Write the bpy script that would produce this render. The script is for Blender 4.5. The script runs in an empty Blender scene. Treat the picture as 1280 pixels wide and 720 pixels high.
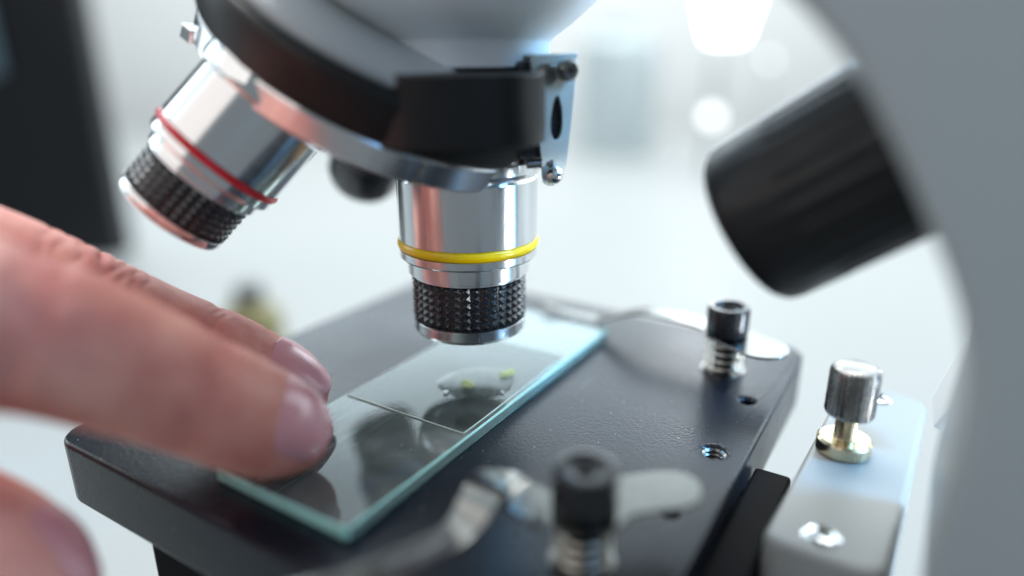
import bpy, bmesh, math, random
import numpy as np
from mathutils import Vector, Matrix, noise
random.seed(4)
S = 0.001                                   # everything below is written in millimetres
sc = bpy.context.scene
col = sc.collection
PI = math.pi
# ------------------------------------------------------------------ survey of the place
F_PX, PITCH, CAMH = 880.0, 0.329, 55.0
FW = Vector((0, math.cos(PITCH), -math.sin(PITCH))); RT = Vector((1, 0, 0)); UPV = RT.cross(FW)
CAM = Vector((0, 0, CAMH))
def D(x, y, dep):                            # point at a given distance along the view
    return CAM + (FW + RT*((x-640)/F_PX) - UPV*((y-360)/F_PX))*dep
def Pz(x, y, z):
    d = FW + RT*((x-640)/F_PX) - UPV*((y-360)/F_PX)
    return CAM + d*((z-CAMH)/d.z)
ANG = 1.017
U = Vector((math.cos(ANG), math.sin(ANG), 0)); V = Vector((-U.y, U.x, 0)); B0 = Vector((-19.85, 70.87, 0))
def W(u, v, z): return B0 + U*u + V*v + Vector((0, 0, z))
MUV = Matrix.Translation(B0) @ Matrix.Rotation(ANG, 4, 'Z')     # stage frame: x = u, y = v
OX = Vector((-7.264, 113.77, 0))             # optical axis
# ------------------------------------------------------------------ object helpers
WM = {}
def sm(M):
    M = M.copy(); M.translation = M.translation*S; return M
def tag(o, label=None, cat=None, group=None, kind=None):
    if label: o['label'] = label
    if cat: o['category'] = cat
    if group: o['group'] = group
    if kind: o['kind'] = kind
    return o
def place(o, M, parent):
    M = sm(M); WM[o.name] = M
    if parent is not None:
        o.parent = parent
        o.matrix_parent_inverse = WM[parent.name].inverted()
    o.matrix_basis = M
    col.objects.link(o)
def empty(name, M=Matrix(), parent=None):
    o = bpy.data.objects.new(name, None); o.empty_display_size = .01
    place(o, M, parent); return o
def build(name, verts, faces, mat, parent=None, M=Matrix(), smooth=True, bevel=0, seg=3, angle=35, mats=None):
    me = bpy.data.meshes.new(name)
    me.from_pydata([tuple(Vector(v)*S) for v in verts], [], faces)
    me.validate(); me.update()
    bm = bmesh.new(); bm.from_mesh(me)
    bmesh.ops.recalc_face_normals(bm, faces=bm.faces)
    bm.to_mesh(me); bm.free()
    me.materials.append(mat)
    if mats:
        for m in mats: me.materials.append(m)
    o = bpy.data.objects.new(name, me)
    place(o, M, parent)
    if smooth:
        for p in me.polygons: p.use_smooth = True
        if angle < 180: me.set_sharp_from_angle(angle=math.radians(angle))
    if bevel:
        b = o.modifiers.new('bevel', 'BEVEL'); b.width = bevel*S; b.segments = seg; b.limit_method = 'ANGLE'
        b.angle_limit = math.radians(30); b.harden_normals = True
    return o
def join(parts):
    V_, F_ = [], []
    for v, f in parts:
        n = len(V_); V_ += [Vector(q) for q in v]; F_ += [tuple(i+n for i in g) for g in f]
    return V_, F_
def xf(vf, M): return [M @ Vector(q) for q in vf[0]], vf[1]
def box(x0, x1, y0, y1, z0, z1):
    v = [(x0,y0,z0),(x1,y0,z0),(x1,y1,z0),(x0,y1,z0),(x0,y0,z1),(x1,y0,z1),(x1,y1,z1),(x0,y1,z1)]
    return v, [(0,3,2,1),(4,5,6,7),(0,1,5,4),(1,2,6,5),(2,3,7,6),(3,0,4,7)]
def prism(poly, z0, z1):                     # polygon in x,y extruded in z
    n = len(poly); v = [(x,y,z0) for x,y in poly]+[(x,y,z1) for x,y in poly]
    f = [tuple(range(n-1,-1,-1)), tuple(range(n,2*n))]+[(i,(i+1)%n,n+(i+1)%n,n+i) for i in range(n)]
    return v, f
def rrect(x0, x1, y0, y1, r, k=6):
    out = []
    for cx, cy, a in ((x1-r,y1-r,0),(x0+r,y1-r,90),(x0+r,y0+r,180),(x1-r,y0+r,270)):
        for i in range(k+1):
            t = math.radians(a+90*i/k); out.append((cx+r*math.cos(t), cy+r*math.sin(t)))
    return out
def lathe(prof, n=96):                       # (r, z) pairs; r=0 ends close the shape
    v, f, rows = [], [], []
    for r, z in prof:
        if r < 1e-6: rows.append([len(v)]); v.append((0,0,z))
        else:
            rows.append(list(range(len(v), len(v)+n)))
            v += [(r*math.cos(2*PI*i/n), r*math.sin(2*PI*i/n), z) for i in range(n)]
    for a, b in zip(rows, rows[1:]):
        for i in range(n):
            j = (i+1)%n
            if len(a) == 1 and len(b) == 1: continue
            if len(a) == 1: f.append((a[0], b[j], b[i]))
            elif len(b) == 1: f.append((a[i], a[j], b[0]))
            else: f.append((a[i], a[j], b[j], b[i]))
    return v, f
def axisM(p, d):                             # local z runs along d
    d = Vector(d).normalized(); q = d.to_track_quat('Z', 'Y')
    return Matrix.Translation(p) @ q.to_matrix().to_4x4()
def tube(pts, r, k=10, close=False):
    pts = [Vector(p) for p in pts]; v, f = [], []; n = len(pts); ref = None
    for i, p in enumerate(pts):
        t = (pts[min(i+1,n-1)]-pts[max(i-1,0)]).normalized()
        if ref is None: ref = t.orthogonal().normalized()
        ref = (ref - t*ref.dot(t)).normalized(); s = t.cross(ref)
        rr = r[i] if isinstance(r, (list, tuple)) else r
        v += [p+(ref*math.cos(2*PI*j/k)+s*math.sin(2*PI*j/k))*rr for j in range(k)]
    for i in range(n-1):
        for j in range(k): f.append((i*k+j, i*k+(j+1)%k, (i+1)*k+(j+1)%k, (i+1)*k+j))
    f.append(tuple(range(k-1,-1,-1))); f.append(tuple(range((n-1)*k, n*k)))
    return v, f
def strip(path, widths, th):                 # a bent sheet: centre line, sideways vectors, thickness
    v, f = [], []; n = len(path)
    for i, p in enumerate(path):
        t = (Vector(path[min(i+1,n-1)])-Vector(path[max(i-1,0)])).normalized()
        w = Vector(widths[i]); nn = t.cross(w).normalized()*th*.5; p = Vector(p)
        v += [p+w+nn, p-w+nn, p-w-nn, p+w-nn]
    for i in range(n-1):
        for j in range(4): f.append((i*4+j, i*4+(j+1)%4, i*4+4+(j+1)%4, i*4+4+j))
    f.append((0,1,2,3)); f.append(tuple(range((n-1)*4+3, (n-1)*4-1, -1)))
    return v, f
def catmull(pts, k=8):
    pts = [np.array(p, float) for p in pts]; P = [2*pts[0]-pts[1]]+pts+[2*pts[-1]-pts[-2]]; out = []
    for i in range(1, len(P)-2):
        for j in range(k):
            t = j/k; a, b, c, d = P[i-1:i+3]
            out.append(.5*((2*b)+(-a+c)*t+(2*a-5*b+4*c-d)*t*t+(-a+3*b-3*c+d)*t**3))
    out.append(P[-2]); return out
# ------------------------------------------------------------------ materials
def mat(name, base=(.8,.8,.8), rough=.5, metal=0, spec=.5, bump=0, bscale=1000, rvar=0, coat=0, sss=0, emit=0, ecol=(1,1,1),
        brush=0, aniso=0, cvar=0, cscale=60, trans=0, alpha=1, bdist=.0002, ior=None, coat_rough=.05):
    m = bpy.data.materials.new(name); m.use_nodes = True; nt = m.node_tree; N = nt.nodes; L = nt.links
    b = N['Principled BSDF']; b.inputs['Base Color'].default_value = (*base, 1)
    b.inputs['Roughness'].default_value = rough; b.inputs['Metallic'].default_value = metal
    b.inputs['Specular IOR Level'].default_value = spec; b.inputs['Coat Weight'].default_value = coat
    b.inputs['Coat Roughness'].default_value = coat_rough
    b.inputs['Transmission Weight'].default_value = trans
    if ior: b.inputs['IOR'].default_value = ior
    if emit:
        b.inputs['Emission Color'].default_value = (*ecol, 1); b.inputs['Emission Strength'].default_value = emit
    if sss:
        b.inputs['Subsurface Weight'].default_value = sss; b.inputs['Subsurface Radius'].default_value = (1, .35, .2)
        b.inputs['Subsurface Scale'].default_value = .0025
    tc = N.new('ShaderNodeTexCoord')
    def nz(scale, detail=2, vec=None, rough_=.5):
        t = N.new('ShaderNodeTexNoise'); t.inputs['Scale'].default_value = scale; t.inputs['Detail'].default_value = detail
        t.inputs['Roughness'].default_value = rough_
        L.new(vec or tc.outputs['Object'], t.inputs['Vector']); return t
    last = None
    if bump:
        t = nz(bscale, 3); bp = N.new('ShaderNodeBump'); bp.inputs['Strength'].default_value = bump; bp.inputs['Distance'].default_value = bdist
        L.new(t.outputs['Fac'], bp.inputs['Height']); last = bp
    if brush:                                # turned metal: fine rings round the local z axis
        mp = N.new('ShaderNodeMapping'); mp.inputs['Scale'].default_value = (.02, .02, 1); L.new(tc.outputs['Object'], mp.inputs['Vector'])
        t = nz(6000, 3, mp.outputs['Vector']); bp = N.new('ShaderNodeBump'); bp.inputs['Strength'].default_value = brush; bp.inputs['Distance'].default_value = .00003
        L.new(t.outputs['Fac'], bp.inputs['Height']); last = bp
        mr = N.new('ShaderNodeMapRange'); mr.inputs['To Min'].default_value = rough*.7; mr.inputs['To Max'].default_value = rough*1.35
        L.new(t.outputs['Fac'], mr.inputs['Value']); L.new(mr.outputs['Result'], b.inputs['Roughness'])
    if aniso:
        b.inputs['Anisotropic'].default_value = aniso
        b.inputs['Anisotropic Rotation'].default_value = .25; tg = N.new('ShaderNodeTangent'); tg.direction_type = 'RADIAL'; tg.axis = 'Z'; L.new(tg.outputs['Tangent'], b.inputs['Tangent'])
    if last: L.new(last.outputs['Normal'], b.inputs['Normal'])
    if rvar:
        t = nz(cscale*3, 4, None, .65); mr = N.new('ShaderNodeMapRange'); mr.inputs['From Min'].default_value = .3; mr.inputs['From Max'].default_value = .7
        mr.inputs['To Min'].default_value = max(rough-rvar, .02); mr.inputs['To Max'].default_value = rough+rvar
        L.new(t.outputs['Fac'], mr.inputs['Value']); L.new(mr.outputs['Result'], b.inputs['Roughness'])
    if cvar:
        t = nz(cscale, 4); mx = N.new('ShaderNodeMix'); mx.data_type = 'RGBA'
        mx.inputs[6].default_value = (*[c*(1-cvar) for c in base], 1); mx.inputs[7].default_value = (*[min(1, c*(1+cvar)) for c in base], 1)
        L.new(t.outputs['Fac'], mx.inputs[0]); L.new(mx.outputs[2], b.inputs['Base Color'])
    return m
M_steel = mat('turned_steel', (.78,.79,.80), .2, 1, brush=.35, aniso=.75)
M_chrome = mat('polished_chrome', (.80,.83,.84), .09, 1, rvar=.03)
M_spring = mat('spring_wire', (.62,.60,.54), .22, 1)
M_clip = mat('clip_steel', (.22,.22,.21), .15, 1, rvar=.05, cscale=120)
M_brack = mat('stamped_steel', (.62,.64,.61), .42, .75, bump=.25, bscale=900, rvar=.08, cscale=300, bdist=.0001)
M_dsteel = mat('dark_screw', (.30,.28,.26), .28, 1, rvar=.08, cscale=400)
M_black = mat('black_enamel', (.009,.010,.012), .26, 0, .45, rvar=.05, cscale=150, coat=.3, bump=.05, bscale=700)
M_rim = mat('black_rubber_rim', (.010,.011,.012), .36, 0, .3, rvar=.06, cscale=200, bump=.12, bscale=500)
M_knurl = mat('black_knurled', (.010,.011,.014), .24, 0, 1.0, bump=.35, bscale=3500, rvar=.1, cscale=900, bdist=.00005)
M_knob = mat('black_knob', (.010,.011,.013), .42, 0, .35, rvar=.08, cscale=80)
M_stage = mat('textured_black_paint', (.006,.010,.018), .27, 0, .36, bump=.8, bscale=2300, bdist=.00006)
def wear(m, dust=(.30,.33,.35)):
    nt = m.node_tree; N = nt.nodes; L = nt.links; b = N['Principled BSDF']; tc = N.new('ShaderNodeTexCoord')
    vo = N.new('ShaderNodeTexVoronoi'); vo.inputs['Scale'].default_value = 420; L.new(tc.outputs['Object'], vo.inputs['Vector'])
    lt = N.new('ShaderNodeMath'); lt.operation = 'LESS_THAN'; lt.inputs[1].default_value = .045; L.new(vo.outputs['Distance'], lt.inputs[0])
    mp = N.new('ShaderNodeMapping'); mp.inputs['Rotation'].default_value = (0,0,.5); mp.inputs['Scale'].default_value = (30,900,30); L.new(tc.outputs['Object'], mp.inputs['Vector'])
    n1 = N.new('ShaderNodeTexNoise'); n1.inputs['Scale'].default_value = 1; n1.inputs['Detail'].default_value = 4; L.new(mp.outputs[0], n1.inputs['Vector'])
    gt = N.new('ShaderNodeMapRange'); gt.inputs['From Min'].default_value = .68; gt.inputs['From Max'].default_value = .76; L.new(n1.outputs['Fac'], gt.inputs['Value'])
    n2 = N.new('ShaderNodeTexNoise'); n2.inputs['Scale'].default_value = 70; L.new(tc.outputs['Object'], n2.inputs['Vector'])
    g2 = N.new('ShaderNodeMapRange'); g2.inputs['From Min'].default_value = .5; g2.inputs['From Max'].default_value = .7; g2.inputs['To Max'].default_value = .5; L.new(n2.outputs['Fac'], g2.inputs['Value'])
    ml = N.new('ShaderNodeMath'); ml.operation = 'MULTIPLY'; L.new(gt.outputs[0], ml.inputs[0]); L.new(g2.outputs[0], ml.inputs[1])
    mx = N.new('ShaderNodeMath'); mx.operation = 'MAXIMUM'; L.new(ml.outputs[0], mx.inputs[0]); L.new(lt.outputs[0], mx.inputs[1])
    c = N.new('ShaderNodeMix'); c.data_type = 'RGBA'; c.inputs[6].default_value = b.inputs['Base Color'].default_value; c.inputs[7].default_value = (*dust,1)
    L.new(mx.outputs[0], c.inputs[0]); L.new(c.outputs[2], b.inputs['Base Color'])
    n3 = N.new('ShaderNodeTexNoise'); n3.inputs['Scale'].default_value = 45; n3.inputs['Detail'].default_value = 5; L.new(tc.outputs['Object'], n3.inputs['Vector'])
    r_ = N.new('ShaderNodeMapRange'); r_.inputs['From Min'].default_value = .3; r_.inputs['From Max'].default_value = .7
    v = b.inputs['Roughness'].default_value; r_.inputs['To Min'].default_value = v*.85; r_.inputs['To Max'].default_value = v*1.2
    L.new(n3.outputs['Fac'], r_.inputs['Value']); L.new(r_.outputs[0], b.inputs['Roughness'])
wear(M_stage)
M_white = mat('grey_white_enamel', (.84,.87,.88), .32, 0, .5, coat=.25, coat_rough=.15, cvar=.03, cscale=30, bump=.04, bscale=900)
M_arm = mat('arm_enamel', (.40,.435,.445), .38, 0, .5, cvar=.03, cscale=20, bump=.05, bscale=900)
M_block = mat('block_enamel', (.33,.345,.34), .40, 0, .5, cvar=.03, cscale=60, bump=.12, bscale=1600)
M_rib = mat('white_enamel', (.85,.87,.87), .35)
M_glint = mat('glint_metal', (.75,.85,.88), .12, .6)
M_dish = mat('grey_enamel', (.36,.39,.40), .25, coat=.3)
M_yellow = mat('yellow_paint', (1,.62,.0), .3, 0, .5, cvar=.12, cscale=500, bump=.1, bscale=900)
M_red = mat('red_paint', (.72,.012,.025), .25, 0, .5, cvar=.15, cscale=500)
M_blue = mat('blue_paint', (.03,.14,.45), .25, 0, .5)
M_lens = mat('coated_lens', (.02,.03,.06), .03, 0, .9, coat=1)
M_dark = mat('dark_inside', (.006,.006,.007), .75, 0, .15)
M_nickel = mat('aged_nickel', (.62,.53,.36), .24, 1, rvar=.07, cscale=300)
M_gun = mat('gunmetal', (.33,.32,.31), .25, 1, rvar=.07, cscale=300)
M_table = mat('table_laminate', (.40,.43,.435), .45, 0, .3, cvar=.03, cscale=4)
M_wall = mat('painted_wall', (.76,.80,.81), .7, cvar=.03, cscale=2)
M_cab = mat('black_cabinet_paint', (.012,.014,.018), .35, cvar=.4, cscale=6)
M_cabp = mat('blue_grey_panel', (.16,.25,.31), .4)
M_jar = mat('teal_grey_plastic', (.46,.54,.56), .4)
M_bottle = mat('olive_bottle', (.30,.28,.13), .3)
M_cap = mat('grey_cap', (.12,.13,.13), .4)
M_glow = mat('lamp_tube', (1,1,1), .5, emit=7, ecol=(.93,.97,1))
M_glow2 = mat('glint_glow', (1,1,1), .5, emit=2.4, ecol=(.95,.97,1))
M_plant = mat('yellow_green_plant', (.62,.70,.12), .5, cvar=.25, cscale=800)
M_plant.node_tree.nodes['Principled BSDF'].inputs['Alpha'].default_value = .32
M_edge = mat('ground_glass_edge', (.45,.90,.80), .35, 0, .5, cvar=.2, cscale=500, trans=.08, bump=.3, bscale=2500)
M_side = mat('long_side_glass', (.62,.92,.88), .12, 0, .5, cvar=.1, cscale=300, trans=.75, bump=.2, bscale=1500)
M_edge2 = mat('cover_glass_edge', (.75,.98,.82), .3, 0, .5, cvar=.15, cscale=700)
def glass(name, tint, gain=1.0, rough=.02, bump=0, haze=.05):
    m = bpy.data.materials.new(name); m.use_nodes = True; nt = m.node_tree; N = nt.nodes; L = nt.links; N.remove(N['Principled BSDF'])
    t = N.new('ShaderNodeBsdfTransparent'); t.inputs['Color'].default_value = (*tint, 1)
    g = N.new('ShaderNodeBsdfGlossy'); g.inputs['Roughness'].default_value = rough; g.inputs['Color'].default_value = (.93,1,1,1)
    fr = N.new('ShaderNodeFresnel'); fr.inputs['IOR'].default_value = 1.5
    mu = N.new('ShaderNodeMath'); mu.operation = 'MULTIPLY'; mu.inputs[1].default_value = gain; mu.use_clamp = True
    mx = N.new('ShaderNodeMixShader')
    L.new(fr.outputs[0], mu.inputs[0]); L.new(mu.outputs[0], mx.inputs[0]); L.new(t.outputs[0], mx.inputs[1]); L.new(g.outputs[0], mx.inputs[2])
    # a few smears and dust specks, plus haze put in to lighten dark reflections
    tc = N.new('ShaderNodeTexCoord'); nz = N.new('ShaderNodeTexNoise'); nz.inputs['Scale'].default_value = 900; nz.inputs['Detail'].default_value = 5
    L.new(tc.outputs['Object'], nz.inputs['Vector'])
    cr = N.new('ShaderNodeValToRGB'); cr.color_ramp.elements[0].position = .70; cr.color_ramp.elements[1].position = .78
    L.new(nz.outputs['Fac'], cr.inputs['Fac'])
    df = N.new('ShaderNodeBsdfDiffuse'); df.inputs['Color'].default_value = (.6,.65,.65,1)
    m2 = N.new('ShaderNodeMath'); m2.operation = 'MULTIPLY'; m2.operation = 'MULTIPLY_ADD'; m2.inputs[1].default_value = .45; m2.inputs[2].default_value = haze; sm_ = N.new('ShaderNodeTexNoise'); sm_.inputs['Scale'].default_value = 75; sm_.inputs['Detail'].default_value = 4; sm_.inputs['Distortion'].default_value = 1.2; L.new(tc.outputs['Object'], sm_.inputs['Vector']); sr_ = N.new('ShaderNodeMapRange'); sr_.inputs['From Min'].default_value = .35; sr_.inputs['From Max'].default_value = .7; sr_.inputs['To Min'].default_value = haze*.55; sr_.inputs['To Max'].default_value = haze*1.9; L.new(sm_.outputs['Fac'], sr_.inputs['Value']); L.new(sr_.outputs[0], m2.inputs[2]); L.new(cr.outputs['Color'], m2.inputs[0])
    mx2 = N.new('ShaderNodeMixShader'); L.new(m2.outputs[0], mx2.inputs[0]); L.new(mx.outputs[0], mx2.inputs[1]); L.new(df.outputs[0], mx2.inputs[2])
    if bump:
        n2 = N.new('ShaderNodeTexNoise'); n2.inputs['Scale'].default_value = 120; L.new(tc.outputs['Object'], n2.inputs['Vector'])
        bp = N.new('ShaderNodeBump'); bp.inputs['Strength'].default_value = bump; bp.inputs['Distance'].default_value = .0003
        L.new(n2.outputs['Fac'], bp.inputs['Height']); L.new(bp.outputs[0], g.inputs['Normal']); L.new(bp.outputs[0], fr.inputs['Normal'])
    L.new(mx2.outputs[0], N['Material Output'].inputs['Surface'])
    return m
M_glass = glass('clear_glass', (.90,.97,.96), 1.5, haze=.14)
M_cover = glass('thin_clear_glass', (.96,.99,.98), 1.1)
M_drop = glass('mounting_drop', (.985,.995,.99), .8, .04, .12, .004)
# ------------------------------------------------------------------ the microscope
scope = empty('microscope', Matrix.Translation(W(43, 10, -110)))
tag(scope, 'laboratory microscope with white head, black stage and steel objectives over a glass slide', 'microscope')
# stage plate -------------------------------------------------------
st = build('stage', *prism(rrect(-5.9, 91.3, -36.4, 57.4, 5), -12.75, -2), M_stage, scope, MUV, bevel=.9, seg=3)
HOLES = [(62.7,-31.8,1.15), (43.9,-31.7,1.8), (26.5,-31.1,1.15)]
cut = build('cutter', *join([xf(lathe([(0,-9),(r,-9),(r,2),(0,2)], 40), Matrix.Translation((u_,v_,0))) for u_,v_,r in HOLES]), M_stage, None, MUV, smooth=False)
bo = st.modifiers.new('holes', 'BOOLEAN'); bo.object = cut; bo.operation = 'DIFFERENCE'; bo.solver = 'EXACT'
st.modifiers.move(1, 0)
bpy.context.view_layer.update()
dg = bpy.context.evaluated_depsgraph_get()
me = bpy.data.meshes.new_from_object(st.evaluated_get(dg), depsgraph=dg)
st.modifiers.clear(); st.data = me; me.name = 'stage'
for p in me.polygons: p.use_smooth = True
wn = st.modifiers.new('wn', 'WEIGHTED_NORMAL'); wn.mode = 'FACE_AREA'; wn.weight = 100; wn.keep_sharp = True; me.set_sharp_from_angle(angle=math.radians(50))
bpy.data.objects.remove(cut)
# the tapped hole has a steel thread insert
th = []
for k in range(5):
    z = -2.5-k*.75
    v_, f_ = lathe([(1.79,z),(1.42,z-.3),(1.79,z-.6)], 40); th.append((v_, f_))
build('threaded_insert', *join([xf(q, Matrix.Translation((43.9,-31.7,0))) for q in th]), M_gun, st, MUV, angle=60)
# carriage under the stage
build('condenser_carriage', *join([box(-4.2, 48, -24, 38.5, -70, -12.9)]), M_dark, scope, MUV, bevel=2)
build('stage_rail', *join([box(-9, 50.5, -42.0, -36.6, -24, -6.5)]), M_dark, scope, MUV, bevel=.6)
# ---------------- objectives
def knurl_vf(r, z0, z1, cols, rows, h):
    """pyramid knurling: every cell is a small four sided pyramid with a blunt tip"""
    v, f = [], []; idx = {}
    for i in range(rows+1):
        for j in range(cols):
            a = 2*PI*j/cols; idx[i,j] = len(v); v.append((r*math.cos(a), r*math.sin(a), z0+(z1-z0)*i/rows))
    for i in range(rows):
        for j in range(cols):
            c = []
            jit = 1+random.uniform(-.08,.08)
            for di, dj in ((.34,.34),(.34,.66),(.66,.66),(.66,.34)):
                dj2 = .5+(dj-.5)*.62; di2 = .5+(di-.5)*.62
                a = 2*PI*(j+dj2)/cols; rr = r+h*jit*.86
                c.append(len(v)); v.append((rr*math.cos(a), rr*math.sin(a), z0+(z1-z0)*(i+di2)/rows))
            a = 2*PI*(j+.5)/cols; t = len(v); v.append(((r+h*jit)*math.cos(a), (r+h*jit)*math.sin(a), z0+(z1-z0)*(i+.5)/rows))
            q = [idx[i,j], idx[i,(j+1)%cols], idx[i+1,(j+1)%cols], idx[i+1,j]]
            for k in range(4):
                f.append((q[k], q[(k+1)%4], c[(k+1)%4], c[k])); f.append((c[k], c[(k+1)%4], t))
    return v, f
def objective(M, R, tip, top, kt, kb, ring, label, ring_mat, ring_w=1.7, cols=38, rows=6, neck=.89, kr=.83):
    """local z runs down along the optical axis, away from the turret pivot; distances are from the pivot"""
    b = build('objective', *lathe([(R*.6,top-6),(R*.97,top-6),(R*.97,top),(R*.985,top+.25),(R,top+.5),(R,ring-.02),(R*.985,ring+.02),(R*.985,ring+ring_w-.02),(R,ring+ring_w+.02),(R,ring+ring_w+1.15),(R*.975,ring+ring_w+1.5),(R*.90,ring+ring_w+1.75),
        (R*neck,ring+ring_w+1.8),(R*neck,kt-.35),(R*.84,kt-.1),(R*.84,kt+.2),(R*.5,kt+.2)]), M_steel, scope, M, angle=28)
    b['label'] = label
    rb = [(R*.984, ring)]+[(R*.985+.48*math.sin(PI*k/8)**.7, ring+ring_w*k/8) for k in range(9)]+[(R*.984, ring+ring_w)]
    build('colour_ring', *lathe(rb), ring_mat, b, M, angle=60)
    core = lathe([(R*.5,kt-.05),(R*.835,kt-.02),(R*.835,kt+.22),(R*.80,kt+.3),(R*.80,kb-.3),(R*.835,kb-.22),(R*.835,kb+.02),(R*.5,kb+.05)])
    build('knurled_grip', *join([core, knurl_vf(R*kr*.955, kt+.25, kb-.25, cols, rows, R*.052)]), M_knurl, b, M, angle=12)
    build('front_ring', *lathe([(R*.5,kb),(R*.82,kb),(R*.835,kb+.15),(R*kr*1.005,kb+.4),(R*kr*1.005,tip-.75),(R*kr*.97,tip-.2),(R*kr*.93,tip),(R*.62,tip),(R*.58,tip-.6),(R*.3,tip-.8)]), M_steel, b, M, angle=28)
    build('front_lens', *lathe([(R*.32,tip-.9),(R*.25,tip-.6),(R*.12,tip-.45),(0,tip-.4)], 48), M_lens, b, M)
    return b
PIV = 78.0
pv = OX+Vector((0,0,PIV))
M1 = axisM(pv, (0,0,-1))
objective(M1, 11.44, PIV-9.3, PIV-35.9, PIV-19.54, PIV-11.75, PIV-25.6, 'steel objective with a yellow ring pointing straight down', M_yellow)
d2 = Vector((-.666,-.202,-.718))
objective(axisM(pv, d2), 9.75, 64.4, 42.5, 56.9, 62.7, 52.3, 'steel objective with a red ring tilted to the left', M_red, ring_w=1.15, cols=34, rows=5)
# a third one behind, mostly hidden
d3 = (D(452,226,150)-pv); L3 = d3.length
b3 = build('objective', *lathe([(8,L3-34),(9,L3-34),(9,L3-12),(7.6,L3-10),(7.6,L3-3),(6.8,L3-1),(5,L3),(0,L3)]), M_black, scope, axisM(pv, d3), angle=28)
b3['label'] = 'short black objective hidden behind the others'
build('colour_ring', *lathe([(9.05,L3-16),(9.25,L3-15.4),(9.25,L3-14.6),(9.05,L3-14)]), M_blue, b3, axisM(pv, d3))
# ---------------- turret
nt_ = Vector((-.429,.245,-.869)).normalized(); MT = axisM(pv, nt_)
tur = build('nosepiece', *lathe([(0,29.6),(28.3,29.65),(29.0,29.8),(29.3,30.2),(29.3,33.6),(28.8,34.2),(26.5,35.2),(20,37.4),(10,38.9),(0,39.2)], 160), M_steel, scope, MT, angle=25)
tur['label'] = 'revolving nosepiece with a black rim and polished underside'
rim = [(24,22.0),(29.6,22.0),(30.4,22.4),(30.7,23.1),(30.0,28.4),(29.6,29.3),(28.9,29.7),(20,29.7)]
build('grip_rim', *lathe(rim, 200), M_rim, tur, MT, angle=30)
build('upper_dish', *lathe([(5,20.6),(14,20.3),(21,19.6),(25,19.2),(27.4,19.7),(28.6,20.3),(29.3,20.6),(29.5,21.4),(29.2,22.05),(20,22.05)], 160), M_dish, tur, MT, angle=35)
def flatten(o, x0, x1):                       # the housing has a flat machined side where the detent spring is fixed
    M = MT.copy(); Mi = M.inverted()
    for v in o.data.vertices:
        q = M @ (v.co/S)
        if q.x > x0:
            q.x = x0+(x1-x0)*(1-math.exp(-(q.x-x0)/max(.01, (x1-x0)))) if x1 > x0 else x0
            v.co = (Mi @ q)*S
    o.data.update()
for o_ in list(tur.children):
    if o_.name.split('.')[0] in ('grip_rim','upper_dish'): flatten(o_, 3.6, 5.4)
flatten(tur, 4.5, 6.6)

# detent lug at the left of the chrome plate
lp = D(243,42,103)
build('detent_lug', *xf(join([box(-1.6,1.6,-1.2,1.2,-1.1,1.1), box(-1.0,1.0,-1.9,-1.1,-.7,.9)]), Matrix()), M_chrome, tur, axisM(lp, nt_), bevel=.3)
# collars where objectives meet the plate
build('collar', *lathe([(6,-7),(11.8,-6.8),(11.95,-6.4),(11.95,-.9),(11.6,-.3),(11.2,0),(6,0)]), M_steel, tur, axisM(pv+Vector((0,0,-42.1)), (0,0,-1)), angle=28)
build('collar', *lathe([(6,-9),(10.6,-7),(10.8,-5.6),(10.8,-1.4),(10.5,-.6),(9.9,-.1),(6,0)]), M_chrome, tur, axisM(pv+d2.normalized()*43.2, d2), angle=28)
# ---------------- fixed black flange and the head
build('fixed_flange', *lathe([(8,38.5),(12.9,38.5),(13.1,39.2),(13.6,47),(13.75,51.3),(13.4,51.9),(12.6,52.2),(6,52.25)], 120), M_black, scope, Matrix.Translation(OX), angle=30)
build('flange_housing', *prism(rrect(-19.5, 4.6, 89.4, 126, 10.5, 12), 42.6, 51.9), M_rim, scope, bevel=.35)
head = build('head', *lathe([(6,52.3),(12.85,52.3),(13.1,52.5),(13.1,55.7),(13.6,56.4),(16.6,58.6),(19.6,61.2),(22.2,64.2),(24.3,67.7),(25.8,72),(26.5,77),(26.8,84),(26.8,108),(25,114),(16,118),(0,119)], 160), M_white, scope, Matrix.Translation(OX), angle=50)
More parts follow.
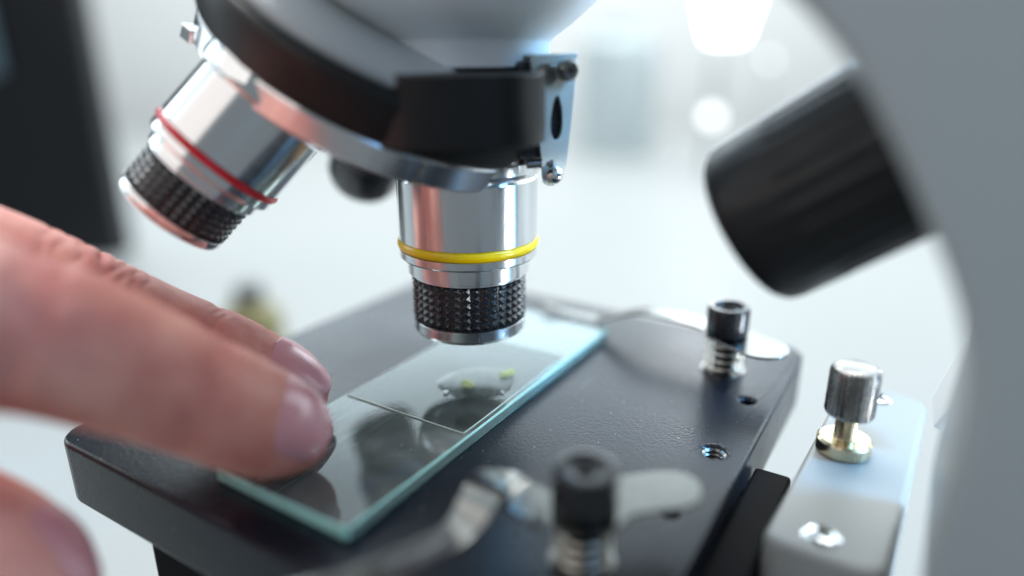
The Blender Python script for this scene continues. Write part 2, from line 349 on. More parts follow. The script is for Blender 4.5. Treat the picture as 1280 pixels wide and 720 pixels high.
# ---------------- detent spring bracket
def bracket():
    c = D(690,150,101.5)
    ax = (RT*.90 + Vector((0,1,0))*.44).normalized()          # plate sideways direction, turned away from the lens
    up = Vector((.05,0,1)).normalized(); up = (up-ax*up.dot(ax)).normalized(); nn = ax.cross(up)
    Mb = Matrix.Translation(c) @ Matrix((ax, up, nn)).transposed().to_4x4() @ Matrix.Scale(.92, 4)
    out = [(-3.9,9.0),(-3.3,9.6),(3.4,9.9),(4.0,9.2),(3.7,3),(3.2,-3),(2.6,-8.2),(1.9,-10.0),(.5,-10.6),(-.8,-10.0),(-1.4,-8.2),(-2.2,-3.5),(-3.2,1.5),(-3.7,5.5)]
    out = [tuple(q)[:2] for q in catmull(out+[out[0]], 4)[:-1]]
    hole = [(1.05*math.sin(t)*(1-.22*math.cos(t))+.7, 3.4*math.cos(t)+.3) for t in [2*PI*i/36 for i in range(36)]]
    n1, n2 = len(out), len(hole); v = []; f = []
    bm = bmesh.new()
    o_ = [bm.verts.new((*q,0)) for q in out]; h_ = [bm.verts.new((*q,0)) for q in hole]
    eds = [bm.edges.new((o_[i], o_[(i+1)%n1])) for i in range(n1)]+[bm.edges.new((h_[i], h_[(i+1)%n2])) for i in range(n2)]
    bmesh.ops.triangle_fill(bm, use_beauty=True, use_dissolve=False, edges=eds)
    bm.verts.index_update(); v0 = [q.co.copy() for q in bm.verts]; f0 = [tuple(q.index for q in fc.verts) for fc in bm.faces]; bm.free()
    n = len(v0); bend = lambda q, z: Vector((q.x, q.y, z + (.045*(q.y+5)**2*-.6 if q.y < -5 else 0)))
    v = [bend(q,-.25) for q in v0]+[bend(q,.25) for q in v0]
    f = f0+[tuple(i+n for i in reversed(g)) for g in f0]+[(i,(i+1)%n1,n+(i+1)%n1,n+i) for i in range(n1)]+[(n1+i,n1+(i+1)%n2,n+n1+(i+1)%n2,n+n1+i) for i in range(n2)]
    p = build('detent_spring', v, f, M_brack, scope, Mb, bevel=.12, seg=2)
    for x in (-1.5, 2.0):
        s_ = build('screw', *join([xf(lathe([(0,-.5),(1.5,-.5),(1.6,.2),(1.6,1.2),(1.35,1.6),(.7,1.6),(.7,1.0),(0,1.0)], 32), Matrix.Translation((x,7.2+.15*x,.3)))]), M_dsteel, p, Mb, angle=30)
    build('detent_ball', *lathe([(0,-1.6)]+[(1.55*math.sin(PI*k/10), -1.55*math.cos(PI*k/10)) for k in range(1,10)]+[(0,1.55)], 32), M_chrome, p, Mb @ Matrix.Translation((.5,-8.6,.2)))
    # folded lip joining the plate to the flange
    build('folded_lip', *box(-3.6,3.6,9.3,9.8,-3.6,.2), M_brack, p, Mb, bevel=.15)
    build('pivot_pin', *tube([(.4,-6.7,-.2),(-3.6,-6.9,-1.4)], .75, 16), M_dsteel, p, Mb)
    build('flange_block', *box(-5.5,2.6,-6,8.8,-6.5,-.4), M_black, p, Mb, bevel=.6)
bracket()
# ---------------- stage clips
def clip(u0, v0, path, tab, label):
    """post, coil spring, bright sprung arm, socket cap screw"""
    Mc = MUV @ Matrix.Translation((u0, v0, 0))
    out = tab
    plate = build('stage_clip', *join([prism(out, 4.7, 5.2), path]), M_clip, scope, Mc, bevel=.12, seg=2)
    plate['label'] = label
    pts = [(3.1*math.cos(t), 3.1*math.sin(t), -1.6+5.8*t/(2*PI*3.9)) for t in np.linspace(0, 2*PI*3.9, 140)]
    build('spring', *tube(pts, .44, 10), M_spring, plate, Mc, angle=180)
    build('post', *lathe([(0,-2.2),(1.8,-2.2),(1.8,4.6),(0,4.6)], 32), M_dark, plate, Mc, angle=30)
    build('washer', *lathe([(1.9,-2.0),(3.9,-2.0),(3.9,-1.6),(1.9,-1.55)], 40), M_gun, plate, Mc, angle=30)
    hexa = [(1.5*math.cos(a), 1.5*math.sin(a)) for a in [PI/3*i for i in range(6)]]
    hv, hf = lathe([(0,5.3),(3.5,5.3),(3.8,5.6),(3.8,10.2),(3.5,10.75),(2.75,10.8),(2.5,10.5),(2.45,10.05),(1.3,9.95),(1.15,9.3),(0,9.2)], 60)
    # fine grip flutes on the side of the head
    hv = [Vector(q)*1 for q in hv]
    build('socket_screw', hv, hf, M_black, plate, Mc, angle=30)
    return plate
def rel(u0, v0, pts): return [(a-u0, b-v0) for a, b in pts]
# front clip: rounded tab to the right of the post, arm swung off towards the camera
u1, v1 = 12.3, -25.4
tab = [tuple(q[:2]) for q in catmull([(-4.2,3.0),(-1.0,4.6),(3.0,3.4),(9.8,-2.6),(12.6,-6.3),(12.2,-9.2),(9.3,-10.6),(6.4,-9.8),(2.2,-5.4),(-2.4,-4.2),(-4.6,-1.2),(-4.2,3.0)], 5)[:-1]]
pth = catmull([(-2.5,1.5,4.95),(-1.6,7.5,5.0),(-1.6,9.6,5.9),(-3.6,10.4,7.0),(-6.6,10.2,6.0),(-10.0,10.9,3.9),(-14.7,14.0,2.6),(-19.8,16.6,2.3),(-27,20,3.4)], 6)
wd = []
for i, p in enumerate(pth):
    a = np.array(pth[min(i+1,len(pth)-1)])-np.array(pth[max(i-1,0)]); w_ = Vector((-a[1], a[0], 0)).normalized(); hw = 3.0-1.1*min(1, i/len(pth)*1.2)
    wd.append(w_*hw)
clip(u1, v1, strip([Vector(p) for p in pth], wd, .5), tab, 'spring clip nearest the camera, its bent arm swung off the slide')
u2, v2 = 72.7, -24.7
tab2 = [tuple(q[:2]) for q in catmull([(4.2,3.0),(1.0,4.4),(-2.6,2.6),(-6.2,-3.0),(-7.4,-7.2),(-5.6,-10.6),(-2.2,-11.6),(1.0,-10.0),(2.6,-6.4),(4.4,-2.0),(4.2,3.0)], 5)[:-1]]
pth = catmull([(2.0,1.0,4.95),(3.6,7.0,5.0),(4.0,12.0,5.0),(4.6,18.0,4.6),(5.0,23.0,2.8),(5.2,27.0,.9),(5.2,30,.55),(5.1,36.5,.75),(4.9,41,1.8)], 6)
wd = []
for i, p in enumerate(pth):
    a = np.array(pth[min(i+1,len(pth)-1)])-np.array(pth[max(i-1,0)]); w_ = Vector((-a[1], a[0], 0)).normalized(); hw = 2.6-1.3*min(1, i/len(pth)*1.2)
    wd.append(w_*hw)
clip(u2, v2, strip([Vector(p) for p in pth], wd, .5), tab2, 'spring clip at the far side of the stage, its arm holding the slide end')
# ---------------- grey block with thumb screw beside the stage
bt = -2.2
poly = [(30,-42.3),(28.6,-42.9),(27.9,-44.4),(27.6,-53.4),(28.3,-55.6),(30.2,-56.4),(76,-58.2),(78.8,-57.6),(80.2,-55.2),(80.4,-48),(79.8,-45.6),(77.5,-44.6)]
blk = build('slide_rest_block', *prism(poly, -46, bt), M_block, scope, MUV, bevel=1.1, seg=4)
blk['label'] = 'light grey mounting block beside the stage'
for u_, v_, a in ((32.0,-48.6,.5),(75.6,-50.6,1.1)):
    Ms = MUV @ Matrix.Translation((u_,v_,bt)) @ Matrix.Rotation(a, 4, 'Z')
    h_ = build('cross_screw', *lathe([(0,-.8),(2.3,-.8),(2.3,.02),(2.05,.22),(1.2,.42),(0,.5)], 40), M_chrome, blk, Ms, angle=40)
    build('cross_slot', *join([box(-1.3,1.3,-.22,.22,.1,.56), box(-.22,.22,-1.3,-.221,.1,.56), box(-.22,.22,.221,1.3,.1,.56)]), M_dark, h_, Ms, smooth=False)
tp = Pz(1053,563,bt); Mt = Matrix.Translation(tp)
ts = build('thumb_screw', *lathe([(0,0),(3.5,0),(3.85,.3),(3.85,2.0),(3.5,2.35),(1.7,2.4),(1.6,2.6),(1.6,6.0),(1.9,6.3),(0,6.4)], 60), M_nickel, blk, Mt, angle=30)
fl = []; n = 120
for r, z in ((2.4,6.0),(3.2,6.25),(3.45,6.7),(3.45,13.0),(3.2,13.6),(2.6,13.9)):
    fl.append([((r-(.22 if (i//2)%2 and .3<1 and r>3.1 else 0))*math.cos(2*PI*i/n), (r-(.22 if (i//2)%2 and r>3.1 else 0))*math.sin(2*PI*i/n), z) for i in range(n)])
kv = [q for row in fl for q in row]; kf = [(a*n+i, a*n+(i+1)%n, (a+1)*n+(i+1)%n, (a+1)*n+i) for a in range(5) for i in range(n)]
c0 = len(kv); kv += [(0,0,6.0),(0,0,14.05)]; kf += [(c0,(i+1)%n,i) for i in range(n)]+[(c0+1,5*n+i,5*n+(i+1)%n) for i in range(n)]
build('fluted_head', kv, kf, M_gun, ts, Mt, angle=25)
build('screw_shank', *lathe([(0,-6),(1.5,-6),(1.5,.1),(0,.1)], 30), M_gun, ts, Mt)
# ---------------- the curved arm of the stand
inner = [(-14,72),(-24,68),(-33,63.8),(-39.6,59.1),(-45.2,53.3),(-49.1,47.6),(-53.0,40.8),(-56.3,34.5),(-58.2,29.3),(-59.4,22.5),(-59.2,15),(-58.9,8),(-59.4,0),(-62,-14),(-64,-50),(-64,-108)]
inner = [tuple(q) for q in catmull(inner, 6)]
outer = [(-118,-108),(-116,-40),(-112,10),(-106,50),(-95,85),(-76,108),(-50,120),(-14,124)]
outer = [tuple(q) for q in catmull(outer, 6)]
pl = inner+outer
n = len(pl)
u0_, u1_ = 21.0, 46
av = [(u0_, a, z) for a, z in pl]+[(u1_, a, z) for a, z in pl]
af = [tuple(range(n)), tuple(range(2*n-1, n-1, -1))]+[(i,n+i,n+(i+1)%n,(i+1)%n) for i in range(n)]
arm = build('arm', av, af, M_arm, scope, MUV, bevel=1.6, seg=4, angle=40)
# thin rib standing beside the block
fv = [D(1208,422,104), D(1164,498,108), D(1166,535,103), D(1204,490,100)]
nf = (fv[1]-fv[0]).cross(fv[2]-fv[0]).normalized()*-1.2
build('web_rib', [*fv, *[q+nf for q in fv]], [(0,1,2,3),(7,6,5,4),(0,4,5,1),(1,5,6,2),(2,6,7,3),(3,7,4,0)], M_rib, scope, bevel=.3)
# foot of the stand on the table
build('foot', *prism(rrect(-40, 130, -118, 70, 22, 8), -110, -92), M_arm, scope, MUV, bevel=5, seg=5)
# knob on the arm
ka, kb_ = D(938,282,93.5), D(1130,180,81); kd = (ka-kb_); kl = kd.length
Mk = axisM(kb_, kd)
n = 192; prof = [(0,-8,0),(9.9,-8,0),(10.6,-6,0),(10.85,0,0),(10.9,1,1),(11.0,kl*.55,1),(11.1,kl*.6,0),(11.15,kl-2.0,0),(10.95,kl-.9,0),(10.4,kl-.2,0),(9.4,kl,0),(0,kl,0)]
v_ = []; f_ = []
for r, z, g in prof: v_ += [((r-g*.45*max(0,math.sin(24*2*PI*i/n))**.5)*math.cos(2*PI*i/n), (r-g*.45*max(0,math.sin(24*2*PI*i/n))**.5)*math.sin(2*PI*i/n), z) for i in range(n)]
for a in range(len(prof)-1):
    for i in range(n): f_.append((a*n+i, a*n+(i+1)%n, (a+1)*n+(i+1)%n, (a+1)*n+i))
kn = build('adjustment_knob', v_, f_, M_knob, scope, Mk, angle=40)
kn['label'] = 'black ribbed knob set into the arm'
g0 = [D(887,186,94), D(1066,72,86), D(1071,104,86), D(884,204,94)]
nf = (g0[1]-g0[0]).cross(g0[2]-g0[0]).normalized(); nf = nf*(9 if nf.y > 0 else -9)
build('guard_strip', [*g0, *[q+nf for q in g0]], [(0,1,2,3),(7,6,5,4),(0,4,5,1),(1,5,6,2),(2,6,7,3),(3,7,4,0)], M_rib, scope, bevel=.8)
# ------------------------------------------------------------------ slide, cover glass, specimen
def pane(name, x0, x1, y0, y1, z0, z1, r, m, me_, label, cat, bev=.12):
    poly = rrect(x0, x1, y0, y1, r, 4)
    v, f = prism(poly, z0, z1)
    o = build(name, v, f, m, None, MUV, mats=me_, smooth=False)
    for p in o.data.polygons:
        if abs(p.normal.z) < .5: p.material_index = 2 if abs(p.normal.y) > .9 else 1
    b = o.modifiers.new('bevel', 'BEVEL'); b.width = bev*S; b.segments = 2; b.limit_method = 'ANGLE'; b.material = 1; b.angle_limit = math.radians(60)
    return tag(o, label, cat)
pane('glass_slide', 0, 76.2, 0, 25.4, -1.975, 0, 1.0, M_glass, [M_edge, M_side], 'long clear glass slide with teal edges lying on the black stage', 'slide', .26)
pane('cover_glass', 25.4, 58, .9, 24.9, .02, .25, .3, M_cover, [M_edge2, M_edge2], 'thin square cover glass lying on the middle of the long slide', 'cover glass', .08)
dr = []
dc = Pz(597,477,.43)
dprof = [(6.6*math.sin(t), .28*(math.cos(t)**1.3) if math.cos(t) > 0 else 0) for t in np.linspace(0, PI/2, 14)]
v_, f_ = lathe([(r, z) for r, z in dprof], 64)
v_ = [Vector((q[0]*(1+.08*math.sin(3*math.atan2(q[1],q[0]))), q[1]*.86, q[2])) for q in v_]
o = build('mounting_drop', v_, f_, M_drop, None, Matrix.Translation(dc) @ Matrix.Rotation(.3,4,'Z'), angle=180)
tag(o, 'clear shallow drop of liquid on the cover glass under the yellow-ringed objective', 'liquid drop')
for bx_, by_, br_ in ((557,490,.45),(628,490,.3),(573,466,.25),(603,462,.15)):  # tiny shiny domes added as the drop's white highlights
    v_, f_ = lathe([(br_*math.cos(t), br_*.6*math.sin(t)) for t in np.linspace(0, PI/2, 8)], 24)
    build('glint_dome', v_, f_, M_glint, o, Matrix.Translation(Pz(bx_, by_, .5)), angle=180)
def scrap(px, py, sx, sy, rot, label):
    c = Pz(px, py, 0.9); bm = bmesh.new(); bmesh.ops.create_icosphere(bm, subdivisions=3, radius=1)
    v = [Vector((q.co.x*sx, q.co.y*sy, q.co.z*.14))*(1+.75*noise.noise(q.co*1.7+Vector((px,0,0)))) for q in bm.verts]
    f = [tuple(w.index for w in fc.verts) for fc in bm.faces]; bm.free()
    o = build('plant_specimen', v, f, M_plant, None, Matrix.Translation(c) @ Matrix.Rotation(rot,4,'Z'), angle=180)
    tag(o, label, 'specimen', 'plant specimens on the slide')
scrap(584,479,.9,1.5,.4,'small yellow-green plant scrap inside the clear drop')
scrap(634,466,1.9,.9,.9,'faint yellow-green plant scrap beyond the drop, towards the slide end')
# ------------------------------------------------------------------ the hand
def smooth_path(P, R, k=10):
    q = catmull([(*p, r) for p, r in zip(P, R)], k); return [Vector(a[:3]) for a in q], [max(.05, a[3]) for a in q]
class Finger:
    def __init__(s, ctrl, dorsal, flat=.93):     # ctrl: (px, py, depth, radius mm)
        P = [D(*c[:3]) for c in ctrl]; R = [c[3] for c in ctrl]
        s.P, s.R = smooth_path(P, R); s.dor = Vector(dorsal).normalized(); s.flat = flat
        s.L = [0]
        for a, b in zip(s.P, s.P[1:]): s.L.append(s.L[-1]+(b-a).length)
        s.len = s.L[-1]
    def at(s, l):                                # point, radius, tangent at arc length measured back from the tip (r from cap law)
        x = s.len-l; x = min(max(x, 0), s.len-1e-6)
        i = max(j for j in range(len(s.L)-1) if s.L[j] <= x); t = (x-s.L[i])/max(1e-6, s.L[i+1]-s.L[i])
        p = s.P[i].lerp(s.P[i+1], t); r = s.R[i]*(1-t)+s.R[i+1]*t
        T = (s.P[min(i+2,len(s.P)-1)]-s.P[max(i-1,0)]).normalized()
        return p, r, T
    def frame(s, T):
        d = (s.dor-T*s.dor.dot(T)).normalized(); return d, T.cross(d)
    def rad(s, l, r0):                           # rounded tip
        cap = r0*1.25
        return r0*math.sqrt(max(0, 1-((cap-l)/cap)**2))**1.0 if l < cap else r0
    def mesh(s, k=36, step=.7):
        v, f = [], []; ls = []
        l = 0.02
        while l < s.len: ls.append(l); l += .18 if l < 3 else step
        rows = []
        for l in ls:
            p, r, T = s.at(l); rr = s.rad(l, r); d, e = s.frame(T); row = []
            for j in range(k):
                a = 2*PI*j/k; c_, s_ = math.cos(a), math.sin(a)
                row.append(len(v)); v.append(p+d*(c_*rr*s.flat*(1 if c_ > 0 else 1.08))+e*(s_*rr))
            rows.append(row)
        for a, b in zip(rows, rows[1:]):
            for j in range(k): f.append((a[j], b[j], b[(j+1)%k], a[(j+1)%k]))
        f.append(tuple(reversed(rows[0]))[::-1]); f.append(tuple(rows[-1]))
        return v, f
    def nail(s, l0, l1, half, lift, th=.45, rot=0, flatr=.35):
        """curved plate from l0 behind the tip to l1 near it, half-angle in radians"""
        na, nl = 20, 22; v = []; f = []
        for side in (0, 1):
            for i in range(nl+1):
                t = i/nl; l = l0+(l1-l0)*t
                p, r, T = s.at(l); d, e = s.frame(T)
                d, e = d*math.cos(rot)+e*math.sin(rot), e*math.cos(rot)-d*math.sin(rot)
                rb = s.rad(l, r); keep = s.rad(max(l, 4.2), r)
                rr = rb*(1-flatr*t)+keep*flatr*t
                # rounded outline at both ends
                w = half*math.sqrt(max(0.02, 1-abs(2*t-1)**5.0))
                for j in range(na+1):
                    q = (j/na*2-1); a = q*w
                    edge = 1-abs(q)**6
                    o_ = lift*edge*min(1, .25+t*3)-(th if side else 0)
                    v.append(p+d*(math.cos(a)*(rr*s.flat+o_))+e*(math.sin(a)*(rr+o_)))
        N_ = (nl+1)*(na+1); ix = lambda s_, i, j: s_*N_+i*(na+1)+j
        for i in range(nl):
            for j in range(na):
                f.append((ix(0,i,j), ix(0,i,j+1), ix(0,i+1,j+1), ix(0,i+1,j)))
                f.append((ix(1,i,j), ix(1,i+1,j), ix(1,i+1,j+1), ix(1,i,j+1)))
        for i in range(nl):
            for j in (0, na): f.append((ix(0,i,j), ix(0,i+1,j), ix(1,i+1,j), ix(1,i,j)))
        for j in range(na):
            for i in (0, nl): f.append((ix(0,i,j), ix(0,i,j+1), ix(1,i,j+1), ix(1,i,j)))
        return v, f
dors = -FW*.55+UPV*.75+RT*.25
index = Finger([(-720,420,78,15),(-420,392,70,11.5),(-150,384,69,9.6),(-40,400,72,9.2),(60,422,76,8.6),(160,458,81,8.0),(245,492,86,7.6),(306,518,90,7.4),(348,534,93,7.0),(380,549,95.5,6.6),(406,561,97,6.2)], -FW*.78+UPV*.45+RT*.35)
middle = Finger([(-640,380,100,14),(-360,330,90,11),(-130,306,90,8.9),(-20,332,93,8.5),(70,366,97,8.3),(118,386,100,8.2),(200,419,104,7.7),(280,450,107,7.6),(330,473,109,7.2),(370,490,110,6.7),(407,508,111,6.0)], -FW*.45+UPV*.85+RT*.15)
thumb = Finger([(-720,520,72,16),(-460,600,74,13),(-260,665,76,10.5),(-130,664,78,9.8),(-50,686,78,9.3),(10,718,77,8.6),(56,750,76,7.8),(88,784,75,6.8)], FW*.35+UPV*.85+RT*.4)
ring = Finger([(-660,450,112,13),(-420,420,108,10),(-260,440,108,8.4),(-190,520,106,7.8),(-230,600,100,7.2),(-300,640,95,6.5)], UPV)
little = Finger([(-680,480,120,12),(-480,470,118,9),(-330,500,116,7.2),(-300,570,112,6.6),(-350,620,106,6)], UPV)
palm = tube([D(-1250,470,86), D(-1000,470,88), D(-800,470,92), D(-640,470,94), D(-520,460,94), D(-440,455,94)], [24,24,26,27,24,16], 32)
allv, allf = join([index.mesh(), middle.mesh(), thumb.mesh(), ring.mesh(), little.mesh(), palm])
M_skin = None
def skin():
    m = bpy.data.materials.new('skin'); m.use_nodes = True; nt = m.node_tree; N = nt.nodes; L = nt.links; b = N['Principled BSDF']
    tc = N.new('ShaderNodeTexCoord')
    def nz(scale, det=3, r=.55, dist=0):
        t = N.new('ShaderNodeTexNoise'); t.inputs['Scale'].default_value = scale; t.inputs['Detail'].default_value = det; t.inputs['Roughness'].default_value = r
        t.inputs['Distortion'].default_value = dist; L.new(tc.outputs['Object'], t.inputs['Vector']); return t
    a = nz(110, 3); cr = N.new('ShaderNodeValToRGB'); e = cr.color_ramp.elements
    e[0].position = .32; e[0].color = (.66,.215,.17,1); e[1].position = .66; e[1].color = (.90,.43,.34,1)
    L.new(a.outputs['Fac'], cr.inputs['Fac'])
    # redness over the joints comes as a vertex attribute
    at = N.new('ShaderNodeAttribute'); at.attribute_name = 'flush'; mx = N.new('ShaderNodeMix'); mx.data_type = 'RGBA'
    L.new(at.outputs['Fac'], mx.inputs[0]); L.new(cr.outputs['Color'], mx.inputs[6]); mx.inputs[7].default_value = (.62,.15,.13,1)
    L.new(mx.outputs[2], b.inputs['Base Color'])
    b.inputs['Roughness'].default_value = .52; b.inputs['Specular IOR Level'].default_value = .35; b.inputs['Subsurface Weight'].default_value = .35
    b.inputs['Subsurface Radius'].default_value = (1,.35,.22); b.inputs['Subsurface Scale'].default_value = .0022
    vo = N.new('ShaderNodeTexVoronoi'); vo.inputs['Scale'].default_value = 1600; L.new(tc.outputs['Object'], vo.inputs['Vector'])
    n2 = nz(900, 4, .6, .6); ad = N.new('ShaderNodeMath'); ad.operation = 'ADD'; L.new(vo.outputs['Distance'], ad.inputs[0]); L.new(n2.outputs['Fac'], ad.inputs[1])
    bp = N.new('ShaderNodeBump'); bp.inputs['Strength'].default_value = .35; bp.inputs['Distance'].default_value = .00012
    L.new(ad.outputs[0], bp.inputs['Height']); L.new(bp.outputs[0], b.inputs['Normal'])
    return m
M_skin = skin()
M_nail = mat('fingernail', (.80,.34,.36), .26, 0, .5, coat=.25, coat_rough=.12, sss=.25, bump=.06, bscale=500, cvar=.08, cscale=150)
tmp = build('tmp_hand', allv, allf, M_skin, None, smooth=False)
rm = tmp.modifiers.new('r', 'REMESH'); rm.mode = 'VOXEL'; rm.voxel_size = .55*S; rm.adaptivity = 0
ss = tmp.modifiers.new('s', 'SMOOTH'); ss.factor = .6; ss.iterations = 6
bpy.context.view_layer.update(); dg = bpy.context.evaluated_depsgraph_get()
hm = bpy.data.meshes.new_from_object(tmp.evaluated_get(dg), depsgraph=dg)
bpy.data.objects.remove(tmp)
# creases and flush, worked into the vertices near the camera side
co = np.empty(len(hm.vertices)*3); hm.vertices.foreach_get('co', co); co = co.reshape(-1,3)/S
no = np.empty(len(hm.vertices)*3); hm.vertices.foreach_get('normal', no); no = no.reshape(-1,3)
flush = np.zeros(len(co))
def ringmark(fg, l, depth, width, red=0, rw=3.0, lean=0):
    p, r, T = fg.at(l); d, e = fg.frame(T); rel_ = co-np.array(p); T_, e_ = np.array(T), np.array(e)
    a = rel_@T_ + lean*(rel_@e_); rad_ = np.linalg.norm(rel_-np.outer(rel_@T_, T_), axis=1)
    near = (rad_ < r*1.25) & (np.abs(a) < 8)
    ang = (rel_@np.array(d))/np.maximum(rad_, .1); fade = np.clip(ang*1.6+.35, 0, 1)
    wob = .35*np.sin(rad_*0+rel_@e_*1.3+l)
    g = np.exp(-((a+wob)/width)**2)*near*fade
    co[:] = co-no*(g*depth*1.5)[:,None]
    if red: flush[:] = np.maximum(flush, red*np.exp(-(a/rw)**2)*near)
def arc_of(fg, px):                           # arc length (from the tip) where the centre line has this picture x
    best = min(range(len(fg.P)), key=lambda i: abs(640+F_PX*((fg.P[i]-CAM).dot(RT))/((fg.P[i]-CAM).dot(FW))-px)); return fg.len-fg.L[best]
for px, dp, w_, rd in ((92,.55,.5,.5),(112,.30,.35,.0),(125,.28,.35,.4),(141,.22,.3,0),(160,.16,.3,0),(70,.20,.4,0),(50,.15,.35,0),(30,.18,.4,.35),(252,.25,.45,.45),(262,.18,.4,0),(240,.15,.3,0),(320,.12,.3,0),(309,.12,.3,0)):
    ringmark(middle, arc_of(middle, px), dp, w_, rd)
for px, dp, w_, rd in ((235,.25,.6,.4),(222,.2,.5,0),(250,.18,.5,0),(20,.4,.8,.4),(0,.35,.8,0),(40,.3,.7,0)):
    ringmark(index, arc_of(index, px), dp, w_, rd)
for fg, r_ in ((index,.55),(middle,.45),(thumb,.5)):
    p = np.array(fg.P[-1]); flush = np.maximum(flush, r_*np.exp(-(np.linalg.norm(co-p, axis=1)/7)**2))
hm.vertices.foreach_set('co', (co*S).ravel())
at = hm.attributes.new('flush', 'FLOAT', 'POINT'); at.data.foreach_set('value', flush.astype(np.float32))
for p in hm.polygons: p.use_smooth = True
hm.materials.clear(); hm.materials.append(M_skin); hm.update(); hm.name = 'person'
hand = bpy.data.objects.new('person', hm); col.objects.link(hand); WM[hand.name] = Matrix()
tag(hand, 'bare hand of a person, index and middle fingertips pressing the near end of the slide', 'person')
n1 = build('fingernail', *index.nail(11.4, 1.2, .88, .30, rot=-.12), M_nail, hand, angle=60)
n2 = build('fingernail', *middle.nail(11.6, .7, 1.0, .30), M_nail, hand, angle=60)
n3 = build('fingernail', *thumb.nail(10, .9, .62, .25), M_nail, hand, angle=60)
# ------------------------------------------------------------------ the room, far out of focus
TZ = -110
o = build('tabletop', *prism([(-290,120),(1600,120),(1600,1500),(-1600,1500),(-1600,480),(-290,480)], TZ-25, TZ), M_table, None, bevel=2); tag(o, 'pale laminate tabletop under the microscope', 'tabletop', kind='structure')
o = build('wall', *box(-2600, 2600, 1700, 1750, -900, 480), M_wall); tag(o, 'pale painted wall', 'wall', kind='structure')
# dark cabinet on the left
cb = empty('equipment_cabinet', Matrix.Translation((-560, 620, TZ)))
tag(cb, 'black equipment cabinet standing on the table at far left, out of focus', 'cabinet')
xr = D(110,200,535).x
build('housing', *box(xr-420, xr, 560, 585, TZ, 420), M_cab, cb, bevel=6)
build('front_panel', *box(xr-150, xr-62, 552, 559.5, 35, 115), M_cabp, cb, bevel=3)
# upright lamp behind
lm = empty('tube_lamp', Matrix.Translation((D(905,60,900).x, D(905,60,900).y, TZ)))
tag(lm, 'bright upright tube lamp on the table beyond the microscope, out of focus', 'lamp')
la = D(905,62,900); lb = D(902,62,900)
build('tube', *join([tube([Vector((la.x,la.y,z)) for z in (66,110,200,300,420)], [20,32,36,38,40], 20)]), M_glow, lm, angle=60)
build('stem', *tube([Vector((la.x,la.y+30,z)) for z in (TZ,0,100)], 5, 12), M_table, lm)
for i, (px, py, dep, r) in enumerate(((890,146,900,9),(876,322,700,5),(890,236,900,3.5),(962,75,950,4),(882,372,640,4))):  # glowing balls on stalks, added to give the blurred glints
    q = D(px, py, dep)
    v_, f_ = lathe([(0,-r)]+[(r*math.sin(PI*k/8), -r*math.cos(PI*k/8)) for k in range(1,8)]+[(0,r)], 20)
    o = build('glint_ball', v_, f_, M_glow2, lm, Matrix.Translation(q), angle=180)
    build('glint_stalk', *tube([q-Vector((0,0,r)), Vector((q.x,q.y,TZ))], 1.5, 8), M_table, lm)
def vessel(name, px, py, dep, r, h, m, cap, label, cat):
    q = D(px, py, dep); e = empty(name, Matrix.Translation((q.x, q.y, TZ))); tag(e, label, cat)
    zt = q.z
    build('body', *lathe([(0,TZ),(r,TZ),(r*1.02,zt-h*.3),(r*.9,zt-h*.15),(r*.45,zt),(0,zt)], 40), m, e, Matrix.Translation((q.x,q.y,0)))
    build('cap', *lathe([(0,zt-2),(r*.5,zt-2),(r*.5,zt+h*.25),(0,zt+h*.27)], 32), cap, e, Matrix.Translation((q.x,q.y,0)), angle=40)
vessel('reagent_bottle', 312, 375, 330, 14, 30, M_bottle, M_cap, 'olive brown reagent bottle with grey cap, blurred behind the fingers', 'bottle')
vessel('storage_jar', 775, 40, 1100, 60, 60, M_jar, M_jar, 'teal grey storage jar blurred between the white head and the lamp', 'jar')
# ------------------------------------------------------------------ light
w = bpy.data.worlds.new('World'); sc.world = w; w.use_nodes = True; N = w.node_tree.nodes; L = w.node_tree.links
bg = N['Background']; tc = N.new('ShaderNodeTexCoord'); sx = N.new('ShaderNodeSeparateXYZ'); L.new(tc.outputs['Generated'], sx.inputs[0])
def ramp(sock, a, b, c0, c1):                # a room that is dim behind the camera and bright beyond the microscope
    mr = N.new('ShaderNodeMapRange'); mr.interpolation_type = 'SMOOTHSTEP'
    for k, q in zip(('From Min','From Max','To Min','To Max'), (a, b, c0, c1)): mr.inputs[k].default_value = q
    L.new(sock, mr.inputs['Value']); return mr.outputs['Result']
fy = ramp(sx.outputs['Y'], -.3, .5, 0, 1); fz = ramp(sx.outputs['Z'], .03, .2, 0, 1); fd = ramp(sx.outputs['Z'], .38, .60, 1, .22)
def mul(a, b):
    m = N.new('ShaderNodeMath'); m.operation = 'MULTIPLY'; L.new(a, m.inputs[0]); L.new(b, m.inputs[1]); return m.outputs[0]
pr_ = mul(mul(fy, fz), fd)
s1 = ramp(fy, 0, 1, .25, .64); s2 = N.new('ShaderNodeMath'); s2.operation = 'MULTIPLY_ADD'
L.new(pr_, s2.inputs[0]); s2.inputs[1].default_value = 3.9; L.new(s1, s2.inputs[2])
bg.inputs['Color'].default_value = (.80,.93,1,1); L.new(s2.outputs[0], bg.inputs['Strength'])
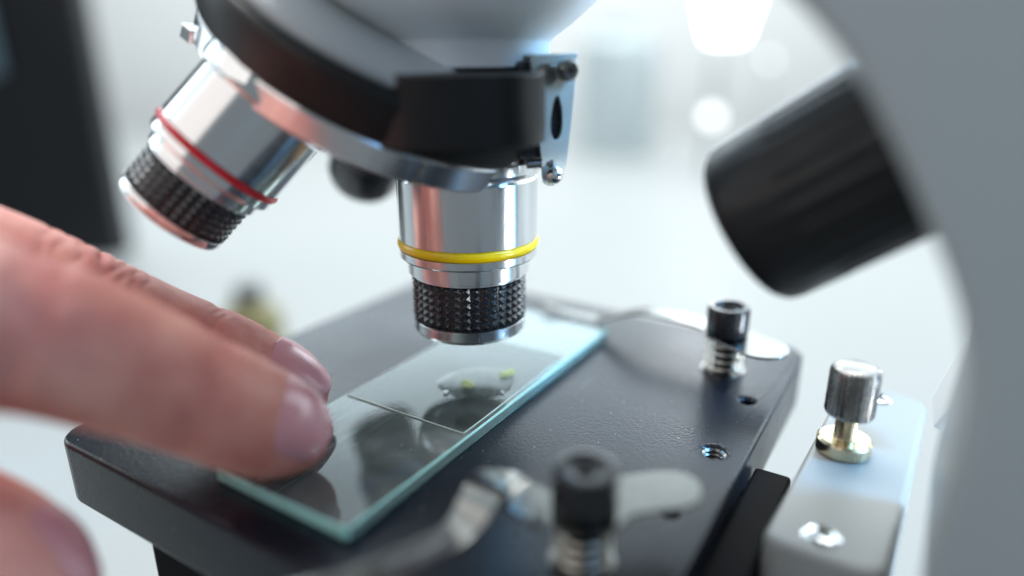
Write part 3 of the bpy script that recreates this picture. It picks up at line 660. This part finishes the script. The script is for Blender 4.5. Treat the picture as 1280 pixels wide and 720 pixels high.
def area(name, pos, target, sx_, sy_, power, color, spread=180):
    l = bpy.data.lights.new(name, 'AREA'); l.shape = 'RECTANGLE'; l.size = sx_*S; l.size_y = sy_*S; l.energy = power; l.color = color; l.spread = math.radians(spread)
    o = bpy.data.objects.new(name, l); o.matrix_world = sm(axisM(pos, Vector(pos)-Vector(target))); 
    q = (Vector(target)-Vector(pos)).to_track_quat('-Z', 'Y'); o.rotation_euler = q.to_euler(); o.location = Vector(pos)*S; col.objects.link(o); return o
O = OX+Vector((0,0,20))
# unseen area light added to brighten the background
area('backdrop_fill', (0, 800, 1300), (0, 1500, 150), 1800, 700, 36, (1,.985,.97))
# narrow hard key low on the right, giving the hot line down the barrel; blue lamp beside it
def azel(az, el, dist): a, e_ = math.radians(az), math.radians(el); return O+Vector((math.sin(a)*math.cos(e_), -math.cos(a)*math.cos(e_), math.sin(e_)))*dist
area('key_strip', azel(71, -10, 225), O, 7, 110, .03, (1,.99,.96), 50)
area('blue_low_lamp', azel(75, -9, 250), O, 60, 110, .009, (.22,.58,1), 34)
area('blue_lamp', azel(71, 36, 262), O, 60, 170, .075, (.20,.56,1), 30)
area('blue_side_lamp', azel(30, 30, 250), O, 80, 150, .06, (.20,.50,1))
# soft front-left fill, an unseen light added to brighten the skin
area('soft_fill', (-330,-120,330), (-30,100,10), 520, 520, .85, (1,.91,.86))
# ------------------------------------------------------------------ camera
c = bpy.data.cameras.new('Camera'); co_ = bpy.data.objects.new('Camera', c); col.objects.link(co_); sc.camera = co_
co_.location = CAM*S; co_.rotation_euler = (PI/2-PITCH, 0, 0)
c.sensor_width = 36; c.lens = 36*F_PX/1280; c.clip_start = .005; c.clip_end = 20
c.dof.use_dof = True; c.dof.focus_distance = .1098; c.dof.aperture_fstop = c.lens/6.8; c.dof.aperture_blades = 0
sc.view_settings.view_transform = 'Standard'; sc.view_settings.look = 'None'; sc.view_settings.exposure = 0; sc.view_settings.gamma = 1
sc.render.engine = 'CYCLES'; sc.cycles.use_denoising = True; sc.cycles.max_bounces = 8; sc.cycles.transparent_max_bounces = 16
sc.cycles.sample_clamp_indirect = 6; sc.cycles.caustics_reflective = False; sc.cycles.caustics_refractive = False
sc.cycles.use_adaptive_sampling = True
